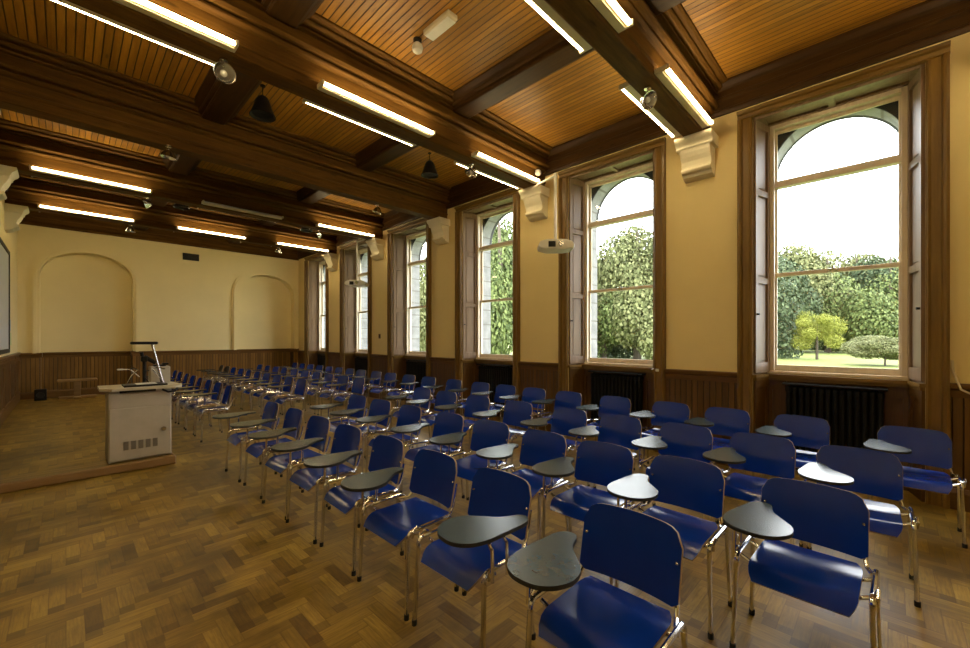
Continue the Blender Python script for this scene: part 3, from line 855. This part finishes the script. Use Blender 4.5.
# black bell shaped pendant speakers
def make_bell():
    t = thing('pendant_speaker', 'x', 'speaker')
    m = MB(); m.tube([(0, 0, 0), (0, 0, -.16)], .006, 8); m.lathe([(0, 0), (.03, 0), (.03, -.012), (0, -.014)], (0, 0, 0), 12); m.obj('cord', 'black', t)
    m = MB(); m.lathe([(.0, -.13), (.03, -.135), (.06, -.16), (.085, -.21), (.105, -.28), (.125, -.335), (.145, -.375), (.15, -.385), (.14, -.385), (.12, -.36), (.0, -.35)], (0, 0, 0), 24); m.obj('bell', 'black', t)
    return t
bl = make_bell(); first = True
for (yc, nm) in ((5.576, 'third'), (10.706, 'fifth')):
    for x in (1.72, 4.34):
        o = bl if first else copy_tree(bl); first = False
        o.location = (x, yc, ZC)
        o['label'] = 'black bell shaped pendant hanging beyond the %s beam, %s' % ({'third': 'second', 'fifth': 'fourth'}[nm], 'screen side' if x < 2 else 'window side')
        o['group'] = 'black bell pendants'

def ceiling_bits():
    t = thing('emergency_light', 'cream box light fixed to the ceiling boards', 'lamp', (2.62, 3.2, ZC + .002), radians(0))
    m = MB(); m.bbox(-.065, .065, -.2, .2, -.06, 0, .012); m.obj('housing', 'cream', t)
    m = MB(); m.bbox(-.055, .055, -.18, .18, -.075, -.06, .01); m.obj('diffuser', 'white', t)
    t = thing('ceiling_lamp', 'small white globe next to the ceiling box light', 'lamp', (2.6, 3.55, ZC))
    m = MB(); m.lathe([(.0, 0), (.045, 0), (.045, -.02), (.03, -.04), (.03, -.05)], (0, 0, 0), 16); m.obj('base', 'black', t)
    m = MB(); m.lathe([(.03, -.04), (.05, -.06), (.058, -.09), (.05, -.125), (.025, -.145), (0, -.15)], (0, 0, 0), 18); m.obj('globe', 'white', t)
    t = thing('alarm_sounder', 'small white alarm on the second bracketed beam by the projector arm', 'alarm', (5.45, BY[2] - .14, 4.3))
    m = MB(); m.lathe([(.0, .035), (.035, .035), (.05, .0), (.05, -.03), (.03, -.05), (0, -.05)], (0, -.035, 0), 16); m.obj('sounder', 'white', t)
    m = MB(); m.bbox(-.03, .03, -.02, 0, -.04, .04, .005); m.obj('mount', 'white', t)
ceiling_bits()

def projector(loc, arm, label, rz):
    """hanging projector; arm = far end of the horizontal pipe relative to the pole top"""
    t = thing('projector', label, 'projector', loc, 0)
    m = MB(); m.tube([(0, 0, 0), (0, 0, 1.03)], .022, 12); m.tube([(0, 0, 1.0), (0, 0, 1.06)], .03, 12); m.obj('pole', 'white', t)
    m = MB(); m.tube([(0, 0, 1.03), arm], .017, 10); m.obj('bracket_arm', 'white', t)
    b = MB()
    def body(u, v):
        a = 2 * pi * u
        return (0, 0, 0)
    prof = [(-.25, -.04), (-.265, -.0), (-.24, .05), (-.13, .08), (.15, .075), (.24, .04), (.265, -.01), (.25, -.055), (.13, -.075), (-.13, -.075)]
    b.prism(prof, 1, -.16, .16); b.prism([(p[0] * .96, p[1] * .8) for p in prof], 1, -.18, .18)
    h = b.obj('housing', 'white', t, (0, 0, -.06)); h.rotation_euler = (0, 0, rz)
    m = MB(); m.bbox(-.125, -.02, -.2, -.18, -.045, .04, .004); m.obj('vent', 'black', h)
    m = MB(); m.tube([(.06, -.18, 0), (.06, -.21, 0)], [.04, .036], 16); m.obj('lens', 'steel', h)
    m = MB(); m.bbox(.15, .275, -.15, .15, -.06, .03, .025); m.obj('front_cover', 'putty', h)
    m = MB(); m.lathe([(0, .09), (.05, .09), (.06, .06), (0, .06)], (0, 0, 0), 14); m.obj('mount', 'white', h)
projector((5.25, 3.64, 3.03), (.16, .46, 1.05), 'white projector hanging on a pole before the second corbel', radians(-48))
projector((5.25, 9.77, 3.03), (.1, -.19, 1.055), 'white projector hanging on a pole at the far end of the window wall', radians(-48))

def small_wall_bits():
    o = MB(); o.tube([(XW - .012, -.42, 1.36), (XW - .014, -.43, 1.25), (XW - .06, -.45, 1.17), (XW - .075, -.47, 1.1), (XW - .075, -.52, 1.07), (XW - .075, -.62, 1.06)], .009, 8)
    tag(o.obj('cable', 'cream'), 'pale cable looping down the wall past the yellow tree window casing', 'cable')
    t = thing('wall_switch', 'small brown switch plate on the pier before the far projector', 'switch', (XW, 9.45, 1.62))
    m = MB(); m.bbox(-.012, 0, -.045, .045, -.06, .06, .004); m.obj('plate', 'rail', t)
    m = MB(); m.bbox(-.02, -.012, -.012, .012, -.02, .02, .003); m.obj('rocker', 'black', t)
    t = thing('thermostat', 'small white thermostat beside the radiator under the projector window', 'thermostat', (XW - .075, 2.24, 1.13))
    m = MB(); m.lathe([(0, .02), (.02, .018), (.025, 0), (.02, -.018), (0, -.02)], (-.02, 0, 0), 12); m.obj('dial', 'white', t)
small_wall_bits()

# ------------------------------------------------------------------ tablet-arm chairs
def seat_fn(u, v):
    x = -.2 + .4 * u
    e = abs(2 * u - 1)
    hw = .205 * (1 - .13 * max(0, (e - .65) / .35) ** 2.4)
    y = hw * (2 * v - 1)
    z = .438 - .012 * (1 - (y / .205) ** 2) * (1 - (2 * u - 1) ** 2)
    if x < -.1:
        q = (-.1 - x) / .1
        z -= .06 * q ** 2
    if x > .12: z += .012 * ((x - .12) / .08) ** 2
    return (x, y, z)
def back_fn(u, v):
    y = -.222 + .444 * u
    a = abs(y / .222)
    q = max(0, (a - .66) / .34)
    zt = .712 + .066 * sqrt(max(0, 1 - q ** 2.2)) + .01 * (1 - a * a)
    q = max(0, (a - .88) / .12)
    zb = .49 + .02 * (1 - sqrt(max(0, 1 - q * q)))
    z = zb + (zt - zb) * v
    x = .205 + (z - .5) * .22 - .03 * a * a
    return (x, y, z)
def tablet_outline():
    pts = []
    # wide front lobe, waist on the inner (-y) side, narrow tail on +x
    ctrl = [(-.155, 0), (-.14, .07), (-.085, .122), (0., .138), (.1, .125), (.19, .112), (.25, .1), (.285, .075), (.295, .04), (.278, .012), (.24, .0), (.18, -.02), (.115, -.075), (.05, -.128), (-.03, -.142), (-.1, -.115), (-.143, -.065)]
    n = len(ctrl)
    for i in range(n):
        p0, p1, p2, p3 = [ctrl[(i + k) % n] for k in (-1, 0, 1, 2)]
        for s in (0, .25, .5, .75):
            pts.append(tuple(.5 * ((2 * p1[d]) + (-p0[d] + p2[d]) * s + (2 * p0[d] - 5 * p1[d] + 4 * p2[d] - p3[d]) * s * s + (-p0[d] + 3 * p1[d] - 3 * p2[d] + p3[d]) * s ** 3) for d in (0, 1)))
    return pts
def make_chair(black=False):
    t = thing('tablet_chair', 'x', 'chair')
    lam = 'black_lam' if black else 'blue'
    MB().sheet(seat_fn, 16, 12, .012).obj('seat', [lam, 'ply'], t)
    bk = MB().sheet(back_fn, 18, 10, .011).obj('backrest', [lam, 'ply'], t)
    for s in (-1, 1):
        m = MB(); c = Vector(back_fn(.5 + s * .46, .6))
        m.lathe([(0, .006), (.005, .005), (.008, 0), (.008, -.01)], (c.x - .006, c.y, c.z), 10, 0, Matrix.Rotation(-pi / 2, 3, 'Y')); m.obj('screw', 'steel', bk)
    for s in (-1, 1):
        for nm, xf, xt in (('leg', -.185, -.165), ('leg', .185, .15)):
            m = MB(); m.tube([(xf, s * .262, .012), (xt, s * .25, .435)], .011, 8, 0, True, 1.25); l = m.obj(nm, 'chrome', t)
            m = MB(); m.tube([(xf - .001, s * .2625, .0), (xf, s * .262, .03)], .0145, 8); m.obj('rubber_foot', 'rubber', l)
    m = MB()
    for s in (-1, 1):
        pts = [(-.165, s * .25, .42)] + arc((-.13, .438), .036, pi, pi / 2, 4, lambda a, b: (a, s * .25, b + .0)) + arc((.115, .438), .036, pi / 2, 0, 4, lambda a, b: (a, s * .25, b)) + [(.15, s * .25, .42)]
        m.tube(pts, .0115, 8)
    for x in (-.09, .1):
        m.tube([(x, -.25, .445), (x, -.18, .412), (x, .18, .412), (x, .25, .445)], .009, 8)
    m.obj('frame', 'chrome', t)
    for s in (-1, 1):
        m = MB()
        m.tube([(.1, s * .238, .462), (.165, s * .218, .46), (.2, s * .208, .495), (.228, s * .203, .56), (.243, s * .2, .63)], .0095, 8)
        m.obj('back_post', 'chrome', t)
    # linking bracket beside the front leg
    for s in (-1, 1):
        m = MB(); m.tube([(-.145, s * .262, .44), (-.15, s * .267, .475), (-.12, s * .267, .495), (-.09, s * .264, .48)], .008, 8); m.obj('link_clip', 'chrome', t)
    # writing tablet and its support, pivoting together
    m = MB()
    for x in (.03, .13):
        m.tube([(x, .02, -.016), (x, .075, -.03), (x, .105, -.07), (x, .11, -.215)], .009, 8)
    m.tube([(-.02, .02, -.016), (.2, .02, -.016)], .009, 8)
    m.obj('tablet_support', 'chrome', t, (-.19, .155, .667))
    o = tablet_outline()
    m = MB(); m.prism(o, 2, -.009, .009)
    # top gets slot 0, the rim slot 1
    n = len(o)
    m.mi = [1] * n + [1, 0]
    m.obj('tablet', ['tablet', 'rubber'], t, (-.19, .155, .667))
    return t
blue0 = make_chair(False); black0 = make_chair(True); used = set()

random.seed(11)
# the two prototypes are re-used as real chairs, so make every copy before altering them
def rows():
    jobs = []
    g1 = 'front row of chairs before the aisle'
    for i, y in enumerate((.83, 1.60, 2.19, 2.79, 3.40, 3.99, 4.64, 5.31)):
        jobs.append((1.77, y, 'blue tablet chair, %s from the near end of the front row' % ORD[i], g1, 0., i == 1, False))
    jobs[1] = (1.77, 1.60, 'blue front row chair with its tablet on the opposite, left-hand side', g1, 12., True, False)
    g2 = 'second row of chairs before the aisle'
    for i, y in enumerate((.312, .94, 1.50, 2.05, 2.65, 3.25, 3.93, 4.55, 5.15)):
        jobs.append((2.79, y, 'blue tablet chair, %s from the near end of the second row' % ORD[i], g2, 0., False, False))
    g3 = 'third row of chairs before the aisle'
    for i, y in enumerate((.165, .745, 1.31, 1.93, 2.53, 3.25, 3.95, 4.6, 5.2)):
        jobs.append((3.91, y, 'blue tablet chair, %s from the near end of the third row' % ORD[i], g3, 0., False, False))
    g4 = 'row of chairs along the windows'
    for i, y in enumerate((-.13, .64, 1.29, 1.90, 2.61, 3.33, 3.95, 4.55, 5.15, 5.86, 6.62, 7.28, 7.98, 8.62, 9.3, 9.9, 10.5, 11.1, 11.7, 12.3, 12.9, 13.5)):
        jobs.append((5.14, y, 'blue tablet chair, %s from the near end of the row along the windows' % ORD[i], g4, 0., False, False))
    ga = 'front row of chairs beyond the aisle'
    for i in range(8):
        jobs.append((1.87, 7.64 + .66 * i, 'blue tablet chair beyond the aisle, %s in the front row behind the lectern' % ORD[i], ga, 0., False, False))
    gb = 'middle row of chairs beyond the aisle'
    for i in range(10):
        bk = i >= 8
        jobs.append((3.15, 7.94 + .64 * i, '%s tablet chair beyond the aisle, %s in the middle row' % ('black' if bk else 'blue', ORD[i]), gb, 0., False, bk))
    gc = 'third row of chairs beyond the aisle'
    for i in range(10):
        jobs.append((4.04, 7.40 + .65 * i, 'blue tablet chair beyond the aisle, %s in the row second from the windows' % ORD[i], gc, 0., False, False))
    # copies first, prototypes last
    first_blue = next(k for k, j in enumerate(jobs) if not j[6])
    order = [k for k in range(len(jobs))]
    made_b = {}
    for k in order:
        j = jobs[k]
        src = black0 if j[6] else blue0
        last = all(jobs[q][6] != j[6] for q in order[k + 1:])
        o = src if last else copy_tree(src)
        o.location = (j[0] - .255 + random.uniform(-.01, .01), j[1] - .02, 0)
        o.rotation_euler = (0, 0, radians(random.uniform(-2.2, 2.2)))
        o['label'] = j[2]; o['group'] = j[3]
        for c in o.children:
            if c.name.startswith('tablet'):
                if j[5]:
                    c.location = (-.19, -.19, .667); c.scale = (1, -1, 1)
                if not c.name.startswith('tablet_support'):
                    th = -j[4] if j[5] else j[4]
                    c.rotation_euler = (0, 0, radians(th + random.uniform(-4, 4)))
rows()

# ------------------------------------------------------------------ outside
GZ = -1.1
def outside():
    o = MB().box(6.6, 170, -70, 170, GZ - .3, GZ).obj('ground', 'lawn')
    tag(o, 'green lawn stretching away outside the windows', 'lawn', kind='structure')
outside()
def crown_mesh(name, mat, rnd, lobes, n, leaf):
    """a crown of leaf clumps scattered over several lobes, radius about 1"""
    m = MB()
    for i in range(n):
        c, r = lobes[rnd.randrange(len(lobes))]
        while True:
            d = Vector((rnd.gauss(0, 1), rnd.gauss(0, 1), rnd.gauss(0, 1)))
            if d.length > .1: break
        d.normalize()
        rr = r * (rnd.random() ** .25)
        p = Vector(c) + Vector((d.x * rr, d.y * rr, d.z * rr * .85))
        nrm = (d + Vector((rnd.gauss(0, .5), rnd.gauss(0, .5), rnd.gauss(0, .5) + .25))).normalized()
        a = nrm.orthogonal().normalized(); b = nrm.cross(a)
        s = leaf * rnd.uniform(.6, 1.4); k = rnd.uniform(.5, 1.)
        an = rnd.random() * 6.28
        u = a * cos(an) + b * sin(an); v = (b * cos(an) - a * sin(an)) * k
        q = [p + u * s, p + v * s + nrm * s * .15, p - u * s, p - v * s - nrm * s * .1]
        m.add(q, [(0, 1, 2), (0, 2, 3)], 0)
    return m.mesh(name, mat)
rt = random.Random(5)
CR = {}
def lobes(rnd, n, spread, r):
    return [((0, 0, 0), r)] + [((rnd.uniform(-spread, spread), rnd.uniform(-spread, spread), rnd.uniform(-spread, spread) * .8), r * rnd.uniform(.5, .85)) for _ in range(n)]
for nm, mt, cnt in (('yellow', 'leaf_yellow', 18000), ('green', 'leaf_green', 42000), ('dark', 'leaf_dark', 42000), ('olive', 'leaf_olive', 42000)):
    CR[nm] = crown_mesh('crown', mt, rt, lobes(rt, 13, .6, .5), cnt, .019)
trunk = MB().tube([(0, 0, 0), (.02, .01, .5), (-.01, .02, 1.)], [.05, .035, .012], 8).mesh('trunk', 'bark')
def tree(label, cx, cy, w, h, kind, low=.12, group=None, tr=1.):
    t = thing('tree', label, 'tree', (cx, cy, GZ), rt.uniform(0, 6.28), group)
    a = bpy.data.objects.new('trunk', trunk); COL.objects.link(a); a.parent = t; a.scale = (h * .5 * tr, h * .5 * tr, h * .8)
    b = bpy.data.objects.new('crown', CR[kind]); COL.objects.link(b); b.parent = t
    ch = h * (1 - low)
    b.location = (0, 0, h * low + ch * .5); b.scale = (w * .58, w * .58, ch * .56)
    b.rotation_euler = (0, 0, rt.uniform(0, 6.28))
    return t
A_ = radians(45.5577); F_ = 410.92
def at(u, D):
    s = (u - 485.) / F_
    return (D * (sin(A_) + s * cos(A_)), D * (cos(A_) - s * sin(A_)))
def trees():
    x, y = at(817, 52); tree('small yellow green tree alone on the lawn', x, y, 5.6, 6.6, 'yellow', .13)
    x, y = at(885, 40); tree('pale leafy bush at the lawn edge past the yellow tree', x, y, 6.5, 3.4, 'olive', .0)
    spec = [(760, 78, 19, 19.5, 'dark', 'dark rounded tree at the wood edge behind the window jamb'), (793, 84, 19, 20.5, 'olive', 'olive tree in the wood behind the yellow tree'), (828, 78, 17, 18.3, 'green', 'lower green tree just behind the yellow tree'),
            (858, 86, 20, 20., 'dark', 'tall dark tree in the wood past the yellow tree'), (889, 80, 17, 19.2, 'green', 'tall green tree in the wood above the pale bush'), (925, 82, 19, 19.5, 'dark', 'dark tree at the end of the wood'),
            (842, 94, 20, 21, 'olive', 'olive tree at the back of the wood, in the dip between taller crowns'), (965, 80, 17, 18, 'olive', 'olive tree at the very end of the wood')]
    for u, D, w, h, k, lb in spec:
        x, y = at(u, D); tree(lb, x, y, w * 1.1, h * 1.22, k, -.2, 'woodland trees beyond the lawn')
    spec = [(604, 48, 9, 11.5, 'green', 'big green tree outside the projector window, beside its stone jamb'), (637, 44, 11, 13.5, 'olive', 'big pale tree outside the middle of the projector window'), (668, 50, 11, 12.5, 'green', 'green tree behind the cream pier past the projector window'),
            (700, 62, 15, 16, 'dark', 'dark tree between the projector window and the yellow tree'),
            (588, 64, 12, 15, 'dark', 'dark tree far back beside the stone jamb of the projector window'),
            (500, 36, 8, 12.5, 'green', 'green tree outside the third window, close to the building'), (528, 46, 11, 13, 'dark', 'dark tree behind the pier between third and projector windows'), (560, 52, 12, 13, 'olive', 'olive tree hidden beyond the projector pier'),
            (424, 40, 6, 9, 'olive', 'leafy tree glimpsed through the fourth window along')]
    for u, D, w, h, k, lb in spec:
        x, y = at(u, D); tree(lb, x, y, w * 1.2, h * 1.32, k, -.16, 'garden trees outside the windows')
trees()

# ------------------------------------------------------------------ light, camera
wd = bpy.data.worlds.new('overcast'); SC.world = wd; wd.use_nodes = True
nt = wd.node_tree; bg = nt.nodes['Background']
tc = nd(nt, 'ShaderNodeTexCoord'); sx = nd(nt, 'ShaderNodeSeparateXYZ'); nt.links.new(tc.outputs['Generated'], sx.inputs[0])
c = ramp(nt, sx.outputs[2], [(.0, (.92, .95, 1.)), (.6, (1., 1., 1.))])
nt.links.new(c, bg.inputs[0]); bg.inputs[1].default_value = 8.

cam = bpy.data.cameras.new('camera'); co = bpy.data.objects.new('camera', cam); COL.objects.link(co)
co.location = (0, 0, CAM_H); co.rotation_euler = (pi / 2, 0, -A_)
cam.sensor_width = 36.; cam.lens = F_ / 970 * 36.; cam.shift_y = 14.5 / 970; cam.clip_start = .02; cam.clip_end = 500
SC.camera = co
vs = SC.view_settings
vs.view_transform = 'Standard'; vs.look = 'None'; vs.exposure = .3; vs.gamma = 1.; vs.use_curve_mapping = False
SC.cycles.use_denoising = True
SC.cycles.max_bounces = 8; SC.cycles.diffuse_bounces = 5; SC.cycles.transparent_max_bounces = 12
SC.cycles.sample_clamp_indirect = 8.
